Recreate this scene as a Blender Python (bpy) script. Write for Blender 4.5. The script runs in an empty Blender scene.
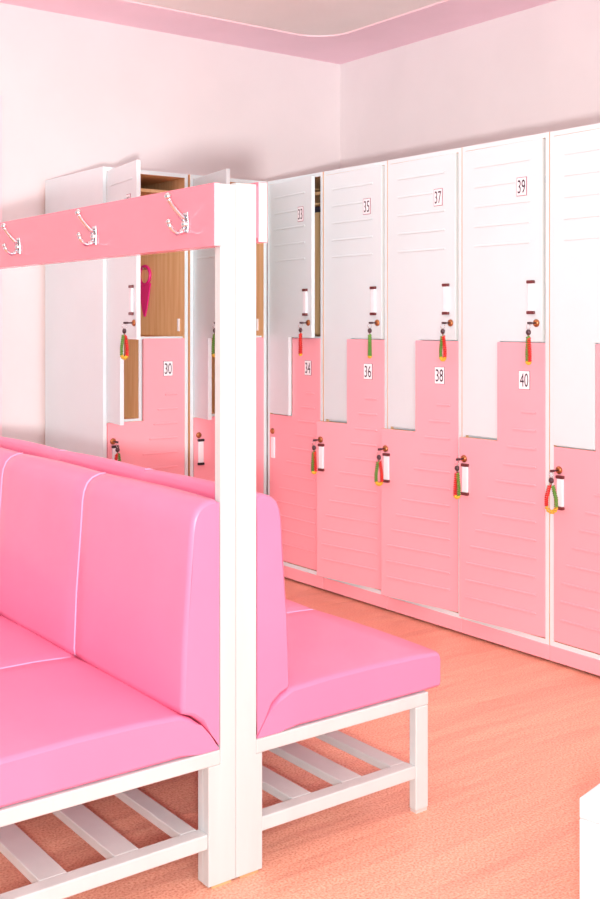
import bpy, bmesh, math, random
from mathutils import Vector, Matrix
random.seed(4)
C = bpy.context.scene.collection
R = math.radians

# ------------------------------------------------------------------ materials
def lin(c):
    return tuple(((v/255)/12.92 if v/255 <= .04045 else ((v/255+.055)/1.055)**2.4) for v in c) + (1.0,)
def mat(name, rgb, rough=.5, metal=0.0, coat=0.0, noise=0.0, nscale=8, bump=0.0, bscale=60, stretch=None, rgb2=None, spec=.5):
    m = bpy.data.materials.new(name); m.use_nodes = True
    nt = m.node_tree; b = nt.nodes['Principled BSDF']
    b.inputs['Base Color'].default_value = lin(rgb)
    b.inputs['Roughness'].default_value = rough; b.inputs['Metallic'].default_value = metal
    b.inputs['Coat Weight'].default_value = coat; b.inputs['Specular IOR Level'].default_value = spec
    tc = nt.nodes.new('ShaderNodeTexCoord'); mp = nt.nodes.new('ShaderNodeMapping')
    nt.links.new(tc.outputs['Object'], mp.inputs[0])
    if stretch: mp.inputs['Scale'].default_value = stretch
    if noise or rgb2:
        n = nt.nodes.new('ShaderNodeTexNoise'); n.inputs['Scale'].default_value = nscale; n.inputs['Detail'].default_value = 4
        nt.links.new(mp.outputs[0], n.inputs['Vector'])
        cr = nt.nodes.new('ShaderNodeValToRGB')
        d = rgb2 or tuple(max(0, v*(1-noise)) for v in rgb)
        cr.color_ramp.elements[0].color = lin(d); cr.color_ramp.elements[1].color = lin(rgb)
        cr.color_ramp.elements[0].position = .35; cr.color_ramp.elements[1].position = .65
        nt.links.new(n.outputs['Fac'], cr.inputs[0]); nt.links.new(cr.outputs[0], b.inputs['Base Color'])
    if bump:
        n2 = nt.nodes.new('ShaderNodeTexNoise'); n2.inputs['Scale'].default_value = bscale; n2.inputs['Detail'].default_value = 3
        nt.links.new(mp.outputs[0], n2.inputs['Vector'])
        bp = nt.nodes.new('ShaderNodeBump'); bp.inputs['Strength'].default_value = bump; bp.inputs['Distance'].default_value = .01
        nt.links.new(n2.outputs['Fac'], bp.inputs['Height']); nt.links.new(bp.outputs[0], b.inputs['Normal'])
    return m
M = dict(
    wall=mat('pale pink wall paint', (232, 220, 220), .7, noise=.015, nscale=3, bump=.03, bscale=150),
    ceil=mat('ceiling paint', (250, 234, 231), .8, noise=.02, nscale=2),
    band=mat('pink soffit paint', (255, 214, 228), .6, noise=.02, nscale=3),
    lip=mat('soffit lip paint', (250, 208, 215), .5, noise=.01),
    trim=mat('pink door casing paint', (250, 218, 224), .5, noise=.02),
    white=mat('white laminate', (223, 234, 236), .32, noise=.01, nscale=4),
    wood_white=mat('white painted timber', (214, 217, 216), .4, noise=.025, nscale=14, bump=.12, bscale=40, stretch=(1, 1, .15)),
    pink=mat('pink laminate', (254, 172, 182), .34, noise=.015, nscale=3),
    rail=mat('pink rail paint', (249, 142, 160), .22, noise=.02, nscale=3, coat=.3),
    vinyl=mat('hot pink vinyl', (252, 138, 178), .36, noise=.02, nscale=5, bump=.05, bscale=14, coat=.15),
    piping=mat('light pink stitching', (255, 176, 214), .5, noise=.02),
    wood=mat('beech laminate', (243, 198, 150), .45, rgb2=(232, 180, 128), nscale=6, stretch=(9, 9, .6)),
    chrome=mat('polished chrome', (222, 221, 225), .2, metal=1, noise=.02),
    brass=mat('copper brass', (190, 124, 80), .3, metal=.85, noise=.1),
    dark=mat('dark key metal', (92, 74, 78), .35, metal=.7, noise=.1),
    cap=mat('maroon plastic cap', (112, 48, 50), .4, noise=.1),
    capb=mat('black plastic cap', (42, 28, 34), .4, noise=.1),
    grip=mat('white plastic grip', (246, 246, 250), .22, noise=.01),
    red=mat('red cord', (238, 52, 42), .35, noise=.1), green=mat('green cord', (112, 168, 66), .35, noise=.1),
    yellow=mat('yellow cord', (250, 200, 60), .35, noise=.1),
    ink=mat('dark ink', (52, 24, 48), .6, noise=.05), redink=mat('maroon ink', (168, 60, 90), .6, noise=.05),
    card=mat('white sticker', (250, 247, 250), .5, noise=.01),
    magenta=mat('magenta plastic', (236, 40, 138), .3, noise=.03),
    rod=mat('dark steel rod', (84, 76, 92), .35, metal=.6, noise=.05),
    shim=mat('raw wood shim', (222, 178, 128), .7, noise=.1),
    foot=mat('grey foot pad', (214, 204, 198), .6, noise=.05),
)
# speckled coral floor with a slightly wavy sheet surface
fm = bpy.data.materials.new('coral speckled floor'); fm.use_nodes = True
nt = fm.node_tree; b = nt.nodes['Principled BSDF']; b.inputs['Roughness'].default_value = .42
tc = nt.nodes.new('ShaderNodeTexCoord')
n1 = nt.nodes.new('ShaderNodeTexNoise'); n1.inputs['Scale'].default_value = 170; n1.inputs['Detail'].default_value = 3
nt.links.new(tc.outputs['Object'], n1.inputs['Vector'])
cr = nt.nodes.new('ShaderNodeValToRGB'); e = cr.color_ramp.elements
e[0].position, e[0].color = .33, lin((222, 140, 116)); e[1].position, e[1].color = .68, lin((254, 198, 172))
k = cr.color_ramp.elements.new(.5); k.color = lin((245, 174, 147))
nt.links.new(n1.outputs['Fac'], cr.inputs[0]); nt.links.new(cr.outputs[0], b.inputs['Base Color'])
mp = nt.nodes.new('ShaderNodeMapping'); mp.inputs['Scale'].default_value = (.55, 3.0, 1); mp.inputs['Rotation'].default_value = (0, 0, R(8))
nt.links.new(tc.outputs['Object'], mp.inputs[0])
n2 = nt.nodes.new('ShaderNodeTexNoise'); n2.inputs['Scale'].default_value = 1.6; n2.inputs['Detail'].default_value = 3
nt.links.new(mp.outputs[0], n2.inputs['Vector'])
bp = nt.nodes.new('ShaderNodeBump'); bp.inputs['Strength'].default_value = .7; bp.inputs['Distance'].default_value = .05
nt.links.new(n2.outputs['Fac'], bp.inputs['Height']); nt.links.new(bp.outputs[0], b.inputs['Normal'])
M['floor'] = fm

# ------------------------------------------------------------------ mesh helpers
class MB:
    """collects shapes into one mesh with material slots"""
    def __init__(s): s.bm = bmesh.new(); s.mats = []
    def slot(s, m):
        if m not in s.mats: s.mats.append(m)
        return s.mats.index(m)
    def box(s, a, c, m, bev=0.0, seg=2, only=None):
        vs = [s.bm.verts.new((x, y, z)) for x in (a[0], c[0]) for y in (a[1], c[1]) for z in (a[2], c[2])]
        idx = {'-x': (0, 1, 3, 2), '+x': (4, 6, 7, 5), '-y': (0, 4, 5, 1), '+y': (2, 3, 7, 6), '-z': (0, 2, 6, 4), '+z': (1, 5, 7, 3)}
        fs = []
        for key, q in idx.items():
            f = s.bm.faces.new([vs[i] for i in q]); fs.append(f)
            f.material_index = s.slot(M[(only or {}).get(key, m)])
        if bev:
            es = list({e for f in fs for e in f.edges})
            bmesh.ops.bevel(s.bm, geom=es, offset=bev, segments=seg, affect='EDGES', profile=.5)
        return s
    def prism(s, pts, axis, a, c, m, edge_mats=None, bev=0.0):
        """polygon in the plane normal to axis, extruded a..c ; pts in the two other axes in xyz order"""
        def P(p, t):
            return {'x': (t, p[0], p[1]), 'y': (p[0], t, p[1]), 'z': (p[0], p[1], t)}[axis]
        A = [s.bm.verts.new(P(p, a)) for p in pts]; B = [s.bm.verts.new(P(p, c)) for p in pts]
        i = s.slot(M[m]); n = len(pts); fs = [s.bm.faces.new(A), s.bm.faces.new(B[::-1])]
        for f in fs: f.material_index = i
        for k in range(n):
            f = s.bm.faces.new((A[k], B[k], B[(k+1) % n], A[(k+1) % n])); fs.append(f)
            f.material_index = s.slot(M[(edge_mats or {}).get(k, m)])
        bmesh.ops.recalc_face_normals(s.bm, faces=fs)
        if bev:
            es = list({e for f in fs[:2] for e in f.edges})
            bmesh.ops.bevel(s.bm, geom=es, offset=bev, segments=2, affect='EDGES', profile=.5)
        return s
    def tube(s, pts, r, m, seg=8, cap=True):
        pts = [Vector(p) for p in pts]; i = s.slot(M[m]); rings = []
        rr = r if isinstance(r, (list, tuple)) else [r]*len(pts)
        up = None
        for k, p in enumerate(pts):
            t = (pts[min(k+1, len(pts)-1)] - pts[max(k-1, 0)]).normalized()
            if up is None:
                up = Vector((0, 0, 1)) if abs(t.z) < .9 else Vector((1, 0, 0))
            u = (up - t*up.dot(t)).normalized(); w = t.cross(u); up = u
            rings.append([s.bm.verts.new(p + (u*math.cos(2*math.pi*j/seg) + w*math.sin(2*math.pi*j/seg))*rr[k]) for j in range(seg)])
        for q in range(len(rings)-1):
            for j in range(seg):
                f = s.bm.faces.new((rings[q][j], rings[q][(j+1) % seg], rings[q+1][(j+1) % seg], rings[q+1][j])); f.material_index = i; f.smooth = True
        if cap:
            for rg in (rings[0][::-1], rings[-1]):
                f = s.bm.faces.new(rg); f.material_index = i
        return s
    def ball(s, c, r, m, sc=(1, 1, 1)):
        i = s.slot(M[m])
        ret = bmesh.ops.create_uvsphere(s.bm, u_segments=14, v_segments=9, radius=r, matrix=Matrix.Translation(c) @ Matrix.Diagonal((*sc, 1)))
        for v in ret['verts']:
            for f in v.link_faces: f.material_index = i; f.smooth = True
        return s
    def torus(s, c, R_, r, m, axis='y', n=20):
        pts = []
        for k in range(n+1):
            a = 2*math.pi*k/n
            d = {'y': (math.cos(a)*R_, 0, math.sin(a)*R_), 'x': (0, math.cos(a)*R_, math.sin(a)*R_)}[axis]
            pts.append((c[0]+d[0], c[1]+d[1], c[2]+d[2]))
        return s.tube(pts, r, m, 6, False)
    def mesh(s, name):
        bmesh.ops.recalc_face_normals(s.bm, faces=s.bm.faces[:])
        me = bpy.data.meshes.new(name); s.bm.to_mesh(me); s.bm.free()
        for m in s.mats: me.materials.append(m)
        return me
    def build(s, name, parent=None, label=None, loc=(0, 0, 0)):
        return obj(name, s.mesh(name), parent, label, loc)
def obj(name, me, parent=None, label=None, loc=(0, 0, 0)):
    o = bpy.data.objects.new(name, me); C.objects.link(o); o.location = loc
    if parent: o.parent = parent
    if label: o['label'] = label
    return o
def thing(name, label, cat, loc=(0, 0, 0), rz=0, group=None):
    o = bpy.data.objects.new(name, None); C.objects.link(o); o.empty_display_size = .1
    o.location = loc; o.rotation_euler = (0, 0, rz); o['label'] = label; o['category'] = cat
    if group: o['group'] = group
    return o
def struct(mb, name, label, cat):
    o = mb.build(name); o['kind'] = 'structure'; o['label'] = label; o['category'] = cat
    return o

# ------------------------------------------------------------------ room
XW, YW, ZC = 4.15, 5.10, 2.79          # right wall, back wall, soffit height
XL, YF = -1.9, -1.6
struct(MB().box((XL, YF, -.1), (XW+.1, YW+.1, 0), 'floor'), 'floor', 'speckled coral sheet floor with a slightly wavy sheen', 'floor')
struct(MB().box((XL, YW, 0), (XW+.12, YW+.12, ZC+.2), 'wall'), 'wall_back', 'pale pink back wall behind the shorter locker row', 'wall')
struct(MB().box((XW, YF, 0), (XW+.12, YW, ZC+.2), 'wall'), 'wall_right', 'pale pink right wall above the long locker row', 'wall')
struct(MB().box((XL, YF, ZC+.009), (XW+.12, YW+.12, ZC+.15), 'ceil'), 'ceiling', 'greyish pink ceiling inside the pink border', 'ceiling')
# soffit ring with rounded inner corner
off, offx, rad = .38, .41, .21
x0, x1, y0, y1 = XL, XW, YF, YW
ix0, ix1, iy0, iy1 = XL+offx, XW-offx, YF+off, YW-off
bm = bmesh.new()
inner = []
for cx, cy, a0 in ((ix1-rad, iy1-rad, 0), (ix0+rad, iy1-rad, 90), (ix0+rad, iy0+rad, 180), (ix1-rad, iy0+rad, 270)):
    for k in range(13):
        a = R(a0 + 90*k/12); inner.append((cx+rad*math.cos(a), cy+rad*math.sin(a)))
outer = []                                  # matching outer points on the room rectangle, true corner at each arc's middle
for q, (kx, ky) in enumerate(((x1, y1), (x0, y1), (x0, y0), (x1, y0))):
    for k in range(13):
        px, py = inner[q*13+k]
        on_side = (k < 6) == (q in (0, 2))
        outer.append((kx, ky) if k == 6 else ((kx, py) if on_side else (px, ky)))
n = len(inner)
vi = [bm.verts.new((p[0], p[1], ZC)) for p in inner]; vo = [bm.verts.new((p[0], p[1], ZC)) for p in outer]
vt = [bm.verts.new((p[0], p[1], ZC+.009)) for p in inner]
for k in range(n):
    j = (k+1) % n
    bm.faces.new((vi[k], vi[j], vo[j], vo[k])).material_index = 0
    f = bm.faces.new((vi[k], vt[k], vt[j], vi[j])); f.material_index = 1; f.smooth = True
bmesh.ops.recalc_face_normals(bm, faces=bm.faces[:])
me = bpy.data.meshes.new('trim'); bm.to_mesh(me); bm.free(); me.materials.append(M['band']); me.materials.append(M['lip'])
o = obj('trim_1', me); o['kind'] = 'structure'; o['label'] = 'pink painted ceiling border with rounded inner corner and pale lip'; o['category'] = 'ceiling border'
# pink casing of the doorway just left of the lockers (only its right edge enters the photograph)
mb = MB().box((1.93, YW-.025, 0), (2.038, YW, 2.34), 'trim', .006).box((1.03, YW-.025, 2.225), (1.93, YW, 2.34), 'trim', .006).box((.93, YW-.025, 0), (1.03, YW, 2.34), 'trim', .006)
struct(mb, 'trim_2', 'pink door casing on back wall at left photo edge', 'door casing')
struct(MB().box((1.03, YW-.012, 0), (1.93, YW, 2.225), 'trim', .003), 'door_1', 'pink door leaf inside the casing on back wall', 'door')

# ------------------------------------------------------------------ lockers
W, T, D, H = .442, .018, .62, 1.945
XI0, XI1 = T, W-T
def panel_side(x0_, out):
    inn = '+x' if out == '-x' else '-x'
    return lambda wm: MB().box((x0_, 0, .066), (x0_+T, D, H), 'wood', only={'-y': 'white', out: wm, '+z': 'white'}).mesh('side_panel')
ME = {}
ME['side_l'] = panel_side(0, '-x')('wood'); ME['side_l_white'] = panel_side(0, '-x')('white'); ME['side_r'] = panel_side(W-T, '+x')('wood')
ME['top'] = MB().box((T, 0, H-T), (W-T, D, H), 'white', only={'-z': 'wood'}).mesh('top_panel')
ME['bottom'] = MB().box((T, 0, .066), (W-T, D, .084), 'white', only={'+z': 'wood'}).mesh('bottom_panel')
ME['back'] = MB().box((T, D-.008, .084), (W-T, D, H-T), 'wood').mesh('back_panel')
ME['plinth'] = MB().box((.02, .1, 0), (W-.02, D-.05, .066), 'pink').box((-.0015, -.003, 0.011), (W+.0015, .016, .066), 'pink', .002).mesh('plinth')
ME['divider'] = MB().prism([(T, .79), (.2065, .79), (.2065, 1.165), (XI1, 1.165), (XI1, 1.181), (.19, 1.181), (.19, .806), (T, .806)], 'y', .02, D-.01, 'wood').box((T, .018, .79), (.2065, .0205, .806), 'white').box((.19, .018, .806), (.2065, .0205, 1.181), 'white').box((.2065, .018, 1.165), (XI1, .0205, 1.181), 'white').mesh('divider')
ME['shelf'] = MB().box((T, .08, 1.857), (XI1, D-.01, 1.872), 'wood').mesh('shelf')
ME['rod'] = MB().tube([(T, .1, 1.79), (XI1, .1, 1.79)], .014, 'rod', 12).mesh('hanging_rod')
ME['strike'] = MB().box((XI1-.006, .045, 1.205), (XI1, .06, 1.265), 'grip', .001).mesh('strike_plate')
DT = .018
def rib(mb, xa, xb, z, m, d=.0062):
    # embossed horizontal rib with rounded ends
    mb.prism([(xa, z), (xa+.004, z-.0042), (xb-.004, z-.0042), (xb, z), (xb-.004, z+.0042), (xa+.004, z+.0042)], 'y', -d, .001, m, bev=.002)
def upper_door():                      # origin on the left hinge (x=.021)
    h = .021
    pts = [(-.0018, .800), (.182, .800), (.182, 1.1755), (.3935, 1.1755), (.3935, 1.9255), (-.0018, 1.9255)]
    mb = MB().prism(pts, 'y', -.002, DT-.002, 'white', bev=.0012)
    for z in (1.855, 1.778, 1.700, 1.622, 1.546): rib(mb, .045, .266 if z == 1.778 else .335, z, 'white', .0058)
    return mb.mesh('upper_door')
def lower_door():                      # origin on the right hinge (x=.421)
    g = .421
    pts = [(.021-g, .088), (.0015, .088), (.0015, 1.172), (.2065-g, 1.172), (.2065-g, .795), (.021-g, .795)]
    mb = MB().prism(pts, 'y', -.002, DT-.002, 'pink', edge_mats={4: 'wood', 2: 'pink'}, bev=.0012)
    ls = [.315, .276, .254, .232, .197, .16, .134, .10, .075, .055, .05, .05]
    for k, a in enumerate(ls): rib(mb, a-g, .385-g, .912-.0675*k, 'pink')
    return mb.mesh('lower_door')
ME['up'] = upper_door(); ME['low'] = lower_door()
def handle_mesh(z0_, z1_, x):
    return MB().box((x-.0145, -.012, z0_+.008), (x+.0145, -.002, z1_-.008), 'grip', .004).mesh('handle')
def cap_mesh(z, x, m):
    return MB().box((x-.0165, -.0155, z-.006), (x+.0165, -.002, z+.006), m, .0025).mesh('handle_cap')
HU, HL = .365-.021, .055-.421
ME['hu'] = handle_mesh(1.28, 1.402, HU); ME['hl'] = handle_mesh(.572, .692, HL)
for cm in ('cap', 'capb'):
    ME['hut'+cm] = cap_mesh(1.398, HU, cm); ME['hub'+cm] = cap_mesh(1.284, HU, cm)
    ME['hlt'+cm] = cap_mesh(.688, HL, cm); ME['hlb'+cm] = cap_mesh(.576, HL, cm)
LU, LL = (.388-.021, 1.245), (.046-.421, .712)
def lock_mesh(p):
    return MB().tube([(p[0], -.001, p[1]), (p[0], -.006, p[1]), (p[0], -.010, p[1]), (p[0], -.012, p[1])], [.0145, .0145, .011, .007], 'brass', 14).mesh('lock')
ME['lu'] = lock_mesh(LU); ME['ll'] = lock_mesh(LL)

def text_mesh(txt, w, h):
    cu = bpy.data.curves.new('digits', 'FONT'); cu.body = txt; cu.align_x = 'CENTER'; cu.align_y = 'CENTER'; cu.extrude = .002; cu.offset = 0
    o = bpy.data.objects.new('digits', cu); C.objects.link(o)
    bpy.context.view_layer.update()
    dg = bpy.context.evaluated_depsgraph_get()
    me = bpy.data.meshes.new_from_object(o.evaluated_get(dg))
    bpy.data.objects.remove(o); bpy.data.curves.remove(cu)
    xs = [v.co.x for v in me.vertices]; ys = [v.co.y for v in me.vertices]
    cx, cy = (min(xs)+max(xs))/2, (min(ys)+max(ys))/2; sx, sy = w/(max(xs)-min(xs)), h/(max(ys)-min(ys))
    for v in me.vertices:
        v.co = Vector(((v.co.x-cx)*sx, -v.co.z*.1, (v.co.y-cy)*sy))
    return me
def number_plate(num, x, z, pink, door):
    w, h = (.05, .07)
    mb = MB()
    dy = 0
    mb.box((x-w/2, -.0035+dy, z-h/2), (x+w/2, -.0015, z+h/2), 'ink' if pink else 'redink')
    t = .0013 if pink else .002
    mb.box((x-w/2+t, -.0042+dy, z-h/2+t), (x+w/2-t, -.003+dy, z+h/2-t), 'card')
    tm = text_mesh(str(num), .037, .05)
    tm.transform(Matrix.Translation((x, -.0044+dy, z)))
    i = mb.slot(M['ink']); k0 = len(mb.bm.faces)
    mb.bm.from_mesh(tm); mb.bm.faces.ensure_lookup_table()
    for f in mb.bm.faces[k0:]: f.material_index = i
    return mb.build('number_plate', door, 'sticker printed with the number %d' % num)

def cord_parts(spread, colA, colB, depth, parent, L=.095, tw=0.0):
    """U-shaped loop of spiral plastic cord hanging under the key: two coloured strands and a yellow bend"""
    top = Vector((0, -.046, -.052))
    def centre(t):                       # t 0..1 along the U
        if t < .38:
            k = t/.38; x = -spread*(.35+.65*min(1, k*1.6)); z = -k*(L-spread)
        elif t > .62:
            k = (1-t)/.38; x = spread*(.35+.65*min(1, k*1.6)); z = -k*(L-spread)
        else:
            a = math.pi*(t-.38)/.24; x = -spread*math.cos(a); z = -(L-spread) - spread*math.sin(a)*1.0
        return top + Vector((x*math.cos(tw), x*math.sin(tw)*1.0, z + depth*(t-.5)))
    for a, c, m in ((0, .4, colA), (.4, .62, 'yellow'), (.62, 1, colB)):
        n_ = int(90*(c-a)/.38); pts = []
        for k in range(n_+1):
            t = a+(c-a)*k/n_; p = centre(t); ph = t*2*math.pi*28
            q = centre(min(1, t+.01)) - centre(max(0, t-.01)); q.normalize()
            u = Vector((-math.sin(tw), math.cos(tw), 0)); w_ = q.cross(u).normalized()
            pts.append(p + (u*math.cos(ph) + w_*math.sin(ph))*.0052)
        MB().tube(pts, .0030, m, 6).build('spiral_cord', parent, {'red': 'red spiral cord', 'green': 'green spiral cord', 'yellow': 'yellow spiral cord'}[m])
ME['key'] = MB().tube([(0, -.009, 0), (0, -.034, 0)], .0032, 'dark', 8).prism([(-.0025, -.03), (.0025, -.03), (.0025, -.05), (-.0025, -.05)], 'z', -.0045, .0045, 'dark', bev=.001).mesh('key')
ME['ring'] = MB().torus((0, -.046, -.013), .0105, .0011, 'chrome', 'x').mesh('split_ring')
ME['fob'] = MB().ball((0, -.046, -.034), .0105, 'dark', (1, .8, 1.05)).tube([(0, -.046, -.022), (0, -.046, -.05)], .003, 'chrome', 8).mesh('key_fob')
KG = 'key coils hanging from the locker locks'
def key_coil(label, mat4, spread, colA, colB, depth=0.0, tw=0.0):
    t = thing('key_coil', label, 'key coil', group=KG)
    t.matrix_world = mat4
    obj('key', ME['key'], t); obj('split_ring', ME['ring'], t); obj('key_fob', ME['fob'], t)
    cord_parts(spread, colA, colB, depth, t, tw=tw)
    return t

def locker(origin, rz, label, nums, aup, alow, plates, end=False, capu='cap', capl='cap', coils=(), group='lockers'):
    t = thing('locker', label, 'locker', origin, rz, group)
    obj('side_panel', ME['side_l_white' if end else 'side_l'], t); obj('side_panel', ME['side_r'], t)
    obj('top_panel', ME['top'], t); obj('bottom_panel', ME['bottom'], t); obj('back_panel', ME['back'], t)
    obj('plinth', ME['plinth'], t, 'pink plinth board'); obj('divider', ME['divider'], t)
    obj('shelf', ME['shelf'], t); obj('hanging_rod', ME['rod'], t, 'dark metal rod'); obj('strike_plate', ME['strike'], t, 'white strike plate')
    up = obj('upper_door', ME['up'], t, 'white L-shaped door', (.021, 0, 0)); up.rotation_euler = (0, 0, -R(aup))
    lo = obj('lower_door', ME['low'], t, 'pink L-shaped door', (.421, 0, 0)); lo.rotation_euler = (0, 0, R(alow))
    obj('handle', ME['hu'], up, 'white plastic grip')
    obj('handle_cap', ME['hut'+capu], up); obj('handle_cap', ME['hub'+capu], up); obj('lock', ME['lu'], up, 'copper coloured lock')
    obj('handle', ME['hl'], lo, 'white plastic grip')
    if capl: obj('handle_cap', ME['hlt'+capl], lo); obj('handle_cap', ME['hlb'+capl], lo)
    obj('lock', ME['ll'], lo, 'copper coloured lock')
    if nums[0]: number_plate(nums[0], .316-.021, 1.757, False, up)
    if nums[1]: number_plate(nums[1], .332-.421, 1.032, True, lo)
    base = Matrix.Translation(origin) @ Matrix.Rotation(rz, 4, 'Z')
    for which, lab, spread, ca, cb, dep, tw in coils:
        if which == 'u': m4 = base @ Matrix.Translation((.021, 0, 0)) @ Matrix.Rotation(-R(aup), 4, 'Z') @ Matrix.Translation((LU[0], 0, LU[1]))
        else: m4 = base @ Matrix.Translation((.421, 0, 0)) @ Matrix.Rotation(R(alow), 4, 'Z') @ Matrix.Translation((LL[0], 0, LL[1]))
        key_coil(lab, m4, spread, ca, cb, dep, tw)
    return t
GR = 'lockers along the right wall'; GB = 'lockers along the back wall'
XF, YB = 3.15, 4.45
# back row, left to right
locker((2.254, YB, 0), 0, 'end locker of the back row with white door swung wide open above pink door 30', (29, 30), 99, .6, None, end=True, group=GB, capl='capb', coils=(
    ('u', 'green and red spiral key coil on the wide-open white door beside the magenta shoehorn', .013, 'red', 'green', 0, R(-80)),
    ('l', 'red and green spiral key coil on pink door 30, just above the bench back', .013, 'red', 'green', 0, 0)))
locker((2.7055, YB-.004, 0), 0, 'locker in the corner end of the back row, partly hidden behind the white bench posts', (31, 32), 100, 0, None, group=GB, capl='capb', coils=(
    ('u', 'spiral key coil half hidden by the left edge of the tall white bench post', .009, 'red', 'green', 0, R(-80)),))
# right row, far to near
PITCH = .4455
ys = [4.437 - PITCH*k for k in range(5)]
locker((XF, 4.440, 0), -R(90), 'right row locker in the far corner with white door 33 ajar over pink door 34', (33, 34), 6.0, 0, None, group=GR, capl=None, coils=(
    ('u', 'red and yellow spiral key coil hanging from white door 33', .004, 'red', 'red', -.004, 0),))
locker((XF, ys[1], 0), -R(90), 'right row locker numbered 35 on white upper door and 36 on pink lower door', (35, 36), 1.0, 8.6, None, group=GR, coils=(
    ('u', 'mostly green spiral key coil hanging from white door 35', .004, 'green', 'green', -.004, 0),
    ('l', 'red, green and yellow spiral key coil on pink door 36', .007, 'green', 'red', 0, .4)))
locker((XF, ys[2], 0), -R(90), 'right row locker numbered 37 on white upper door and 38 on pink lower door', (37, 38), .8, 8.5, None, group=GR, coils=(
    ('u', 'open green and red loop of spiral key coil on white door 37', .012, 'green', 'red', 0, 0),
    ('l', 'open loop of red, olive and yellow spiral key coil on pink door 38', .013, 'green', 'red', .0, .3)))
locker((XF, ys[3], 0), -R(90), 'right row locker numbered 39 on white upper door and 40 on pink lower door', (39, 40), .8, 5.6, None, group=GR, coils=(
    ('u', 'narrow green and red spiral key coil hanging from white door 39', .006, 'green', 'red', -.006, 0),
    ('l', 'red and green spiral key coil hanging from pink door 40 in front of its grip', .008, 'red', 'green', 0, .2)))
locker((XF, ys[4], 0), -R(90), 'nearest right row locker, cut off by the right photo edge, no number showing', (None, None), .6, .3, None, group=GR, coils=(
    ('l', 'wide U-shaped red, yellow and green spiral key coil on the nearest pink door', .022, 'red', 'green', 0, 0),))

# magenta shoehorn hanging on a peg inside the open locker
PX = 2.254+XI1                                    # inner face of the side panel it hangs on
t = thing('shoehorn', 'magenta plastic loop-handled shoehorn hanging inside the open end locker', 'shoehorn', (PX-.009, 4.818, 1.275), R(90))
out = [(.006, 0), (.024, .04), (.042, .10), (.060, .165)]; ptsb = [(-x, z) for x, z in out] + [(x, z) for x, z in out[::-1]]
MB().prism(ptsb, 'y', -.004, .004, 'magenta', bev=.002).build('blade', t)
mbh = MB(); lp = []
for k in range(25):
    a = 2*math.pi*k/24; lp.append((.053*math.cos(a), 0, .205+.046*math.sin(a)))
mbh.tube(lp, .008, 'magenta', 8, False).build('loop_handle', t)
t = thing('peg', 'small chrome peg on locker side holding the magenta shoehorn', 'peg', (PX, 4.818, 1.511), -R(90))
MB().tube([(0, 0, 0), (0, -.016, 0), (0, -.022, .008)], .003, 'chrome', 8).build('pin', t)

# ------------------------------------------------------------------ benches
Y0, Y1 = 2.045, 4.19
SEAMS = (2.58, 3.115, 3.65)
XM = 1.364
def loft(mb, prof, ys_, m, fix=()):
    """closed profile (x,z) swept along y; ys_ = list of (y, inset)"""
    i = mb.slot(M[m]); cx = sum(p[0] for p in prof)/len(prof); cz = sum(p[1] for p in prof)/len(prof)
    n_ = len(prof); nrm = []
    area = sum(prof[k][0]*prof[(k+1) % n_][1]-prof[(k+1) % n_][0]*prof[k][1] for k in range(n_)); sg = 1 if area > 0 else -1
    for k in range(n_):
        a, c = Vector(prof[k-1]), Vector(prof[(k+1) % n_]); d = (c-a).normalized()
        nv = Vector((-d.y, d.x))*sg
        nrm.append(nv if k not in fix else Vector((0, 0)))
    rings = []
    for y, ins in ys_:
        rings.append([mb.bm.verts.new((p[0]+nrm[k].x*ins, y, p[1]+nrm[k].y*ins)) for k, p in enumerate(prof)])
    for q in range(len(rings)-1):
        for k in range(n_):
            f = mb.bm.faces.new((rings[q][k], rings[q][(k+1) % n_], rings[q+1][(k+1) % n_], rings[q+1][k])); f.material_index = i; f.smooth = True
    caps = []
    for rg in (rings[0][::-1], rings[-1]):
        vs = [mb.bm.verts.new(v.co) for v in rg]          # own vertices: a crisp rim
        f = mb.bm.faces.new(vs); f.material_index = i; caps.append(f)
    bmesh.ops.triangulate(mb.bm, faces=caps)
    return mb
def resample(pts, step, closed=True):
    out_ = []
    n_ = len(pts)
    for k in range(n_ if closed else n_-1):
        a, c = Vector(pts[k]), Vector(pts[(k+1) % n_]); L = (c-a).length; m = max(1, int(L/step))
        for j in range(m): out_.append(tuple(a+(c-a)*j/m))
    if not closed: out_.append(tuple(pts[-1]))
    return out_
def stations(y0_, y1_, seams):
    st = [(y0_, .009), (y0_+.002, .0055), (y0_+.006, .002), (y0_+.010, .0006), (y0_+.016, 0)]
    ys2 = [y0_] + list(seams) + [y1_]
    for k in range(len(ys2)-1):
        a, c = ys2[k], ys2[k+1]
        for f in (.12, .3, .5, .7, .88):
            st.append((a+(c-a)*f, -.004*math.sin(math.pi*f)))
        if k < len(ys2)-2: st += [(c-.012, -.0005), (c, .004), (c+.012, -.0005)]
    st += [(y1_-.016, 0), (y1_-.006, .002), (y1_-.002, .0055), (y1_, .009)]
    st.sort(); return st
BACK = [(0, .312), (.022, .344), (.045, .371), (.068, .389), (.093, .399), (.096, .415), (.090, .56), (.079, .70), (.073, .79), (.069, .815), (.060, .836), (.045, .849), (.025, .856), (.008, .857), (0, .850)]
SEAT = [(0, .304), (.30, .304), (.573, .304), (.582, .310), (.584, .325), (.584, .375), (.580, .389), (.570, .397), (.50, .401), (.34, .405), (.2, .404), (.104, .399), (.093, .396), (.068, .385), (.045, .366), (.022, .339), (0.002, .308)]
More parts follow.
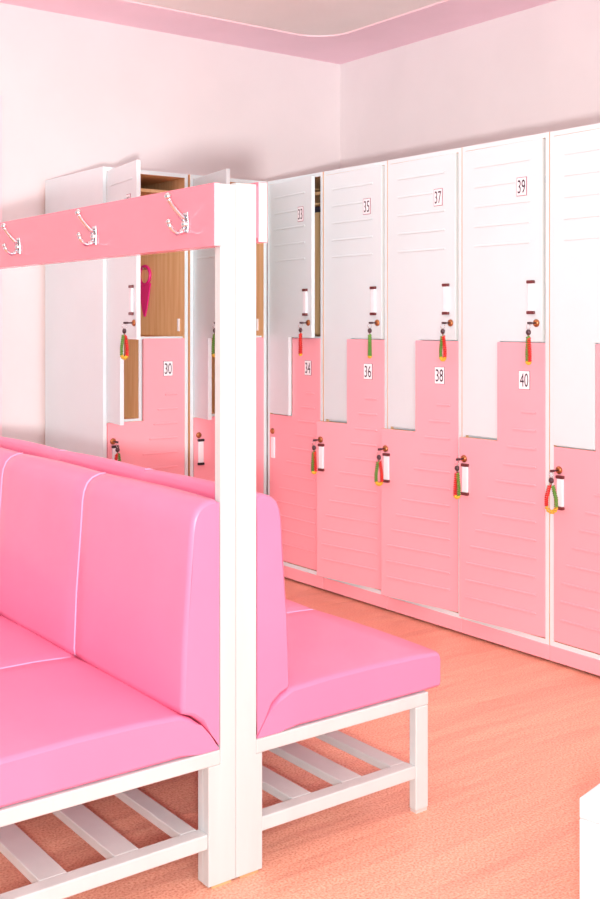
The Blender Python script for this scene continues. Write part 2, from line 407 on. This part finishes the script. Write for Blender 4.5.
def bench(sx, label, zoff):
    PW = .041 if sx < 0 else .0555           # half width of the tall post
    xb = XM + sx*(PW + .003)               # cushion back face
    X = lambda u: xb + sx*u
    t = thing('bench', label, 'bench', (XM+sx*.3, (Y0+Y1)/2, 0), 0, 'back-to-back changing benches')
    O = Vector(t.location)
    def B(mb, name, lab=None, par=None):
        me = mb.mesh(name); me.transform(Matrix.Translation(-O)); return obj(name, me, par or t, lab)
    def bx(mb, u0, u1, ya, yb_, z0_, z1_, m='wood_white', bev=.003):
        xa, xc = sorted((u0, u1)); mb.box((xa, ya, z0_), (xc, yb_, z1_), m, bev); return mb
    zt = 1.558 + zoff
    for ya in (Y0, Y1-.045):
        la = ya if ya == Y0 else Y1-.026
        # tall post: wide foot below the seat, notched at the top for the rail
        inn = XM + sx*.0006
        if sx < 0: zr = (1.417, zt)
        else: zr = (1.43, zt+.004)
        pts = [(inn, .006), (XM+sx*.072, .006), (XM+sx*.072, .27), (XM+sx*PW, .27), (XM+sx*PW, zt), (inn, zt)]
        yo = (ya, ya+.024) if ya == Y0 else (ya+.021, ya+.045)
        yi = (ya+.024, ya+.045) if ya == Y0 else (ya, ya+.021)
        mp_ = MB().prism(pts, 'y', yo[0], yo[1], 'wood_white', bev=.0015)
        bx(mp_, inn, XM+sx*.072, yi[0], yi[1], .006, .27, bev=.0015)
        B(mp_, 'post')
        B(bx(MB(), XM+sx*.012, XM+sx*.062, ya+.002, ya+.043, 0, .006, 'shim', 0), 'foot_pad', 'raw wood shim under the post')
        B(bx(MB(), XM+sx*.548, XM+sx*.591, la, la+.026, .008, .27), 'leg')
        B(bx(MB(), XM+sx*.551, XM+sx*.588, la+.002, la+.024, 0, .008, 'foot', 0), 'foot_pad', 'grey foot pad')
        B(bx(MB(), XM+sx*PW, XM+sx*.592, ya, ya+.045, .27, .3025), 'apron')
        B(bx(MB(), XM+sx*.0722, XM+sx*.548, ya+.002, ya+.04, .089, .122), 'shelf_rail')
    for u0, u1 in (((.079, .120), (.223, .281), (.389, .450)) if sx < 0 else ((.186, .243), (.340, .402), (.498, .546))):
        a = Y0+.04; c = Y1-.04
        B(bx(MB(), XM+sx*u0, XM+sx*u1, a, c, .100, .1215, bev=.002), 'slat')
    B(bx(MB(), XM+sx*.547, XM+sx*.587, Y0+.045, Y1-.045, .272, .3025), 'long_rail')
    B(bx(MB(), XM+sx*.0573, XM+sx*.09, Y0+.045, Y1-.045, .272, .3025), 'long_rail')
    B(bx(MB(), XM+sx*.015, XM+sx*(PW-.002), Y0+.026, Y1-.026, .31, .80, 'vinyl'), 'back_board', 'pink backing board')
    if sx < 0: rx, rz0, rz1 = (.0412, .0590), 1.417, 1.557
    else: rx, rz0, rz1 = (.0600, .0850), 1.430, 1.567
    mb = MB(); xa, xc = sorted((XM+sx*rx[0], XM+sx*rx[1]))
    mb.box((xa, Y0-.002, rz0), (xc, Y1, rz1), 'rail', .0012, only={'-y': 'wood_white', '+y': 'wood_white'})
    B(mb, 'hook_rail', 'pink coat hook board with white ends')
    if sx > 0:   # spacer block between rail and post
        B(bx(MB(), XM+.0557, XM+.060, Y0, Y0+.045, rz0+.01, rz1-.01, 'rail', 0), 'spacer'); B(bx(MB(), XM+.0557, XM+.060, Y1-.045, Y1, rz0+.01, rz1-.01, 'rail', 0), 'spacer')
    prof = resample([(X(u), z) for u, z in SEAT], .05)
    seat = B(loft(MB(), prof, stations(Y0+.001, Y1-.001, SEAMS), 'vinyl', [k for k, p in enumerate(prof) if abs(p[0]-xb) < .06]), 'seat_cushion')
    prof = resample([(X(u), z) for u, z in BACK], .05)
    back = B(loft(MB(), prof, stations(Y0+.001, Y1-.001, SEAMS), 'vinyl', [k for k, p in enumerate(prof) if p[1] < .36 or abs(p[0]-xb) < .006]), 'backrest')
    # stitched piping lines
    fr = [p for p in resample(BACK[4:-1], .03, False)]
    for y in SEAMS:
        B(MB().tube([(X(u-.002), y, z) for u, z in fr], .0028, 'piping', 6), 'seam', 'pale stitched seam', back)
        st = resample(SEAT[4:12][::-1], .03, False)
        B(MB().tube([(X(u), y, z-.002) for u, z in st], .0028, 'piping', 6), 'seam', 'pale stitched seam', seat)
    return t
bench(-1, 'hot pink cushioned bench facing left, with pink rail and three chrome hooks', -.002)
bench(1, 'hot pink cushioned bench facing the numbered lockers, behind the white posts', .003)

# coat hooks on the left rail
ME['plate'] = MB().prism([(-.011, -.024), (.011, -.024), (.014, 0), (.011, .024), (-.011, .024), (-.014, 0)], 'x', -.005, 0, 'chrome', bev=.0018).mesh('back_plate')
ME['prong_u'] = MB().tube([(-.004, 0, .008), (-.014, 0, .014), (-.028, 0, .028), (-.038, 0, .039), (-.045, 0, .049), (-.048, 0, .055)], [.008, .007, .006, .0055, .006, .0068], 'chrome', 10).ball((-.0485, 0, .057), .0085, 'chrome').mesh('upper_prong')
ME['prong_l'] = MB().tube([(-.004, 0, -.014), (-.014, 0, -.022), (-.026, 0, -.025), (-.036, 0, -.020), (-.043, 0, -.010), (-.046, 0, -.003)], [.008, .0065, .0055, .0052, .0055, .006], 'chrome', 10).ball((-.0465, 0, 0), .0065, 'chrome').mesh('lower_prong')
ME['boss'] = MB().ball((-.006, 0, -.003), .009, 'chrome', (.8, .9, 1)).mesh('screw_boss')
for y, lab in ((2.16, 'chrome double coat hook nearest the white post'), (2.62, 'middle chrome double coat hook on the pink rail'), (3.12, 'chrome double coat hook at the left photo edge, farthest from the post')):
    t = thing('coat_hook', lab, 'coat hook', (XM-.0592, y, 1.476), 0, 'chrome coat hooks on the pink rail')
    obj('back_plate', ME['plate'], t); obj('upper_prong', ME['prong_u'], t); obj('lower_prong', ME['prong_l'], t); obj('screw_boss', ME['boss'], t)

# ------------------------------------------------------------------ low white box at the lower right
t = thing('storage_box', 'plain white low box cropped by the bottom right photo corner', 'box', (1.69, 1.354, 0), R(12.6))
MB().box((0, -.42, 0), (.46, 0, .30), 'white', .003).build('body', t)
MB().box((0, -.42, .3003), (.46, 0, .34), 'white', .003).build('lid', t)

# ------------------------------------------------------------------ light
w = bpy.data.worlds.new('World'); bpy.context.scene.world = w; w.use_nodes = True
w.node_tree.nodes['Background'].inputs[0].default_value = (.88, .97, 1, 1); w.node_tree.nodes['Background'].inputs[1].default_value = .62
def light(name, kind, loc, energy, size, target=None, color=(1, 1, 1)):
    l = bpy.data.lights.new(name, kind); l.energy = energy; l.color = color
    if kind == 'AREA': l.shape = 'RECTANGLE'; l.size, l.size_y = size
    else: l.shadow_soft_size = size
    o = bpy.data.objects.new(name, l); C.objects.link(o); o.location = loc
    if target is not None:
        o.rotation_euler = (Vector(target)-Vector(loc)).to_track_quat('-Z', 'Y').to_euler()
    return o
fl = light('flash', 'POINT', (.03, -.02, 1.12), 14, .06, color=(.97, 1, 1))
fl.data.use_nodes = True                      # gentler distance falloff, as from a flash bounced by the room
nt = fl.data.node_tree; fo = nt.nodes.new('ShaderNodeLightFalloff'); fo.inputs['Strength'].default_value = 1.45
nt.links.new(fo.outputs['Constant'], nt.nodes['Emission'].inputs['Strength'])
light('front_fill', 'AREA', (-.8, -1.2, 2.3), 38, (2.2, 2.0), (3, 4, 1.4), (.9, .98, 1))  # added soft fill from behind the camera, evens out the flash
light('overhead_fill', 'AREA', (1.7, 3.3, 2.72), 8, (1.2, 1.2), (1.9, 3.5, 0), (.95, .99, 1))  # invented overhead fill to lift the far lockers, no fitting modelled
light('upward_fill', 'AREA', (.2, -.9, 1.9), 52, (2.0, 1.0), (1.5, 2.0, 2.79), (.95, .98, 1))  # added unseen fill aimed up to brighten the ceiling and its border

# ------------------------------------------------------------------ camera
cam = bpy.data.cameras.new('camera'); co = bpy.data.objects.new('camera', cam); C.objects.link(co)
co.location = (0, 0, 1.25); co.rotation_euler = (R(90), 0, -R(37.04))
cam.sensor_width = 36; cam.lens = 1097.4/899*36; cam.shift_y = -127.8/899; cam.clip_start = .02
sc = bpy.context.scene; sc.camera = co
sc.view_settings.view_transform = 'Standard'; sc.view_settings.look = 'None'; sc.view_settings.exposure = 0
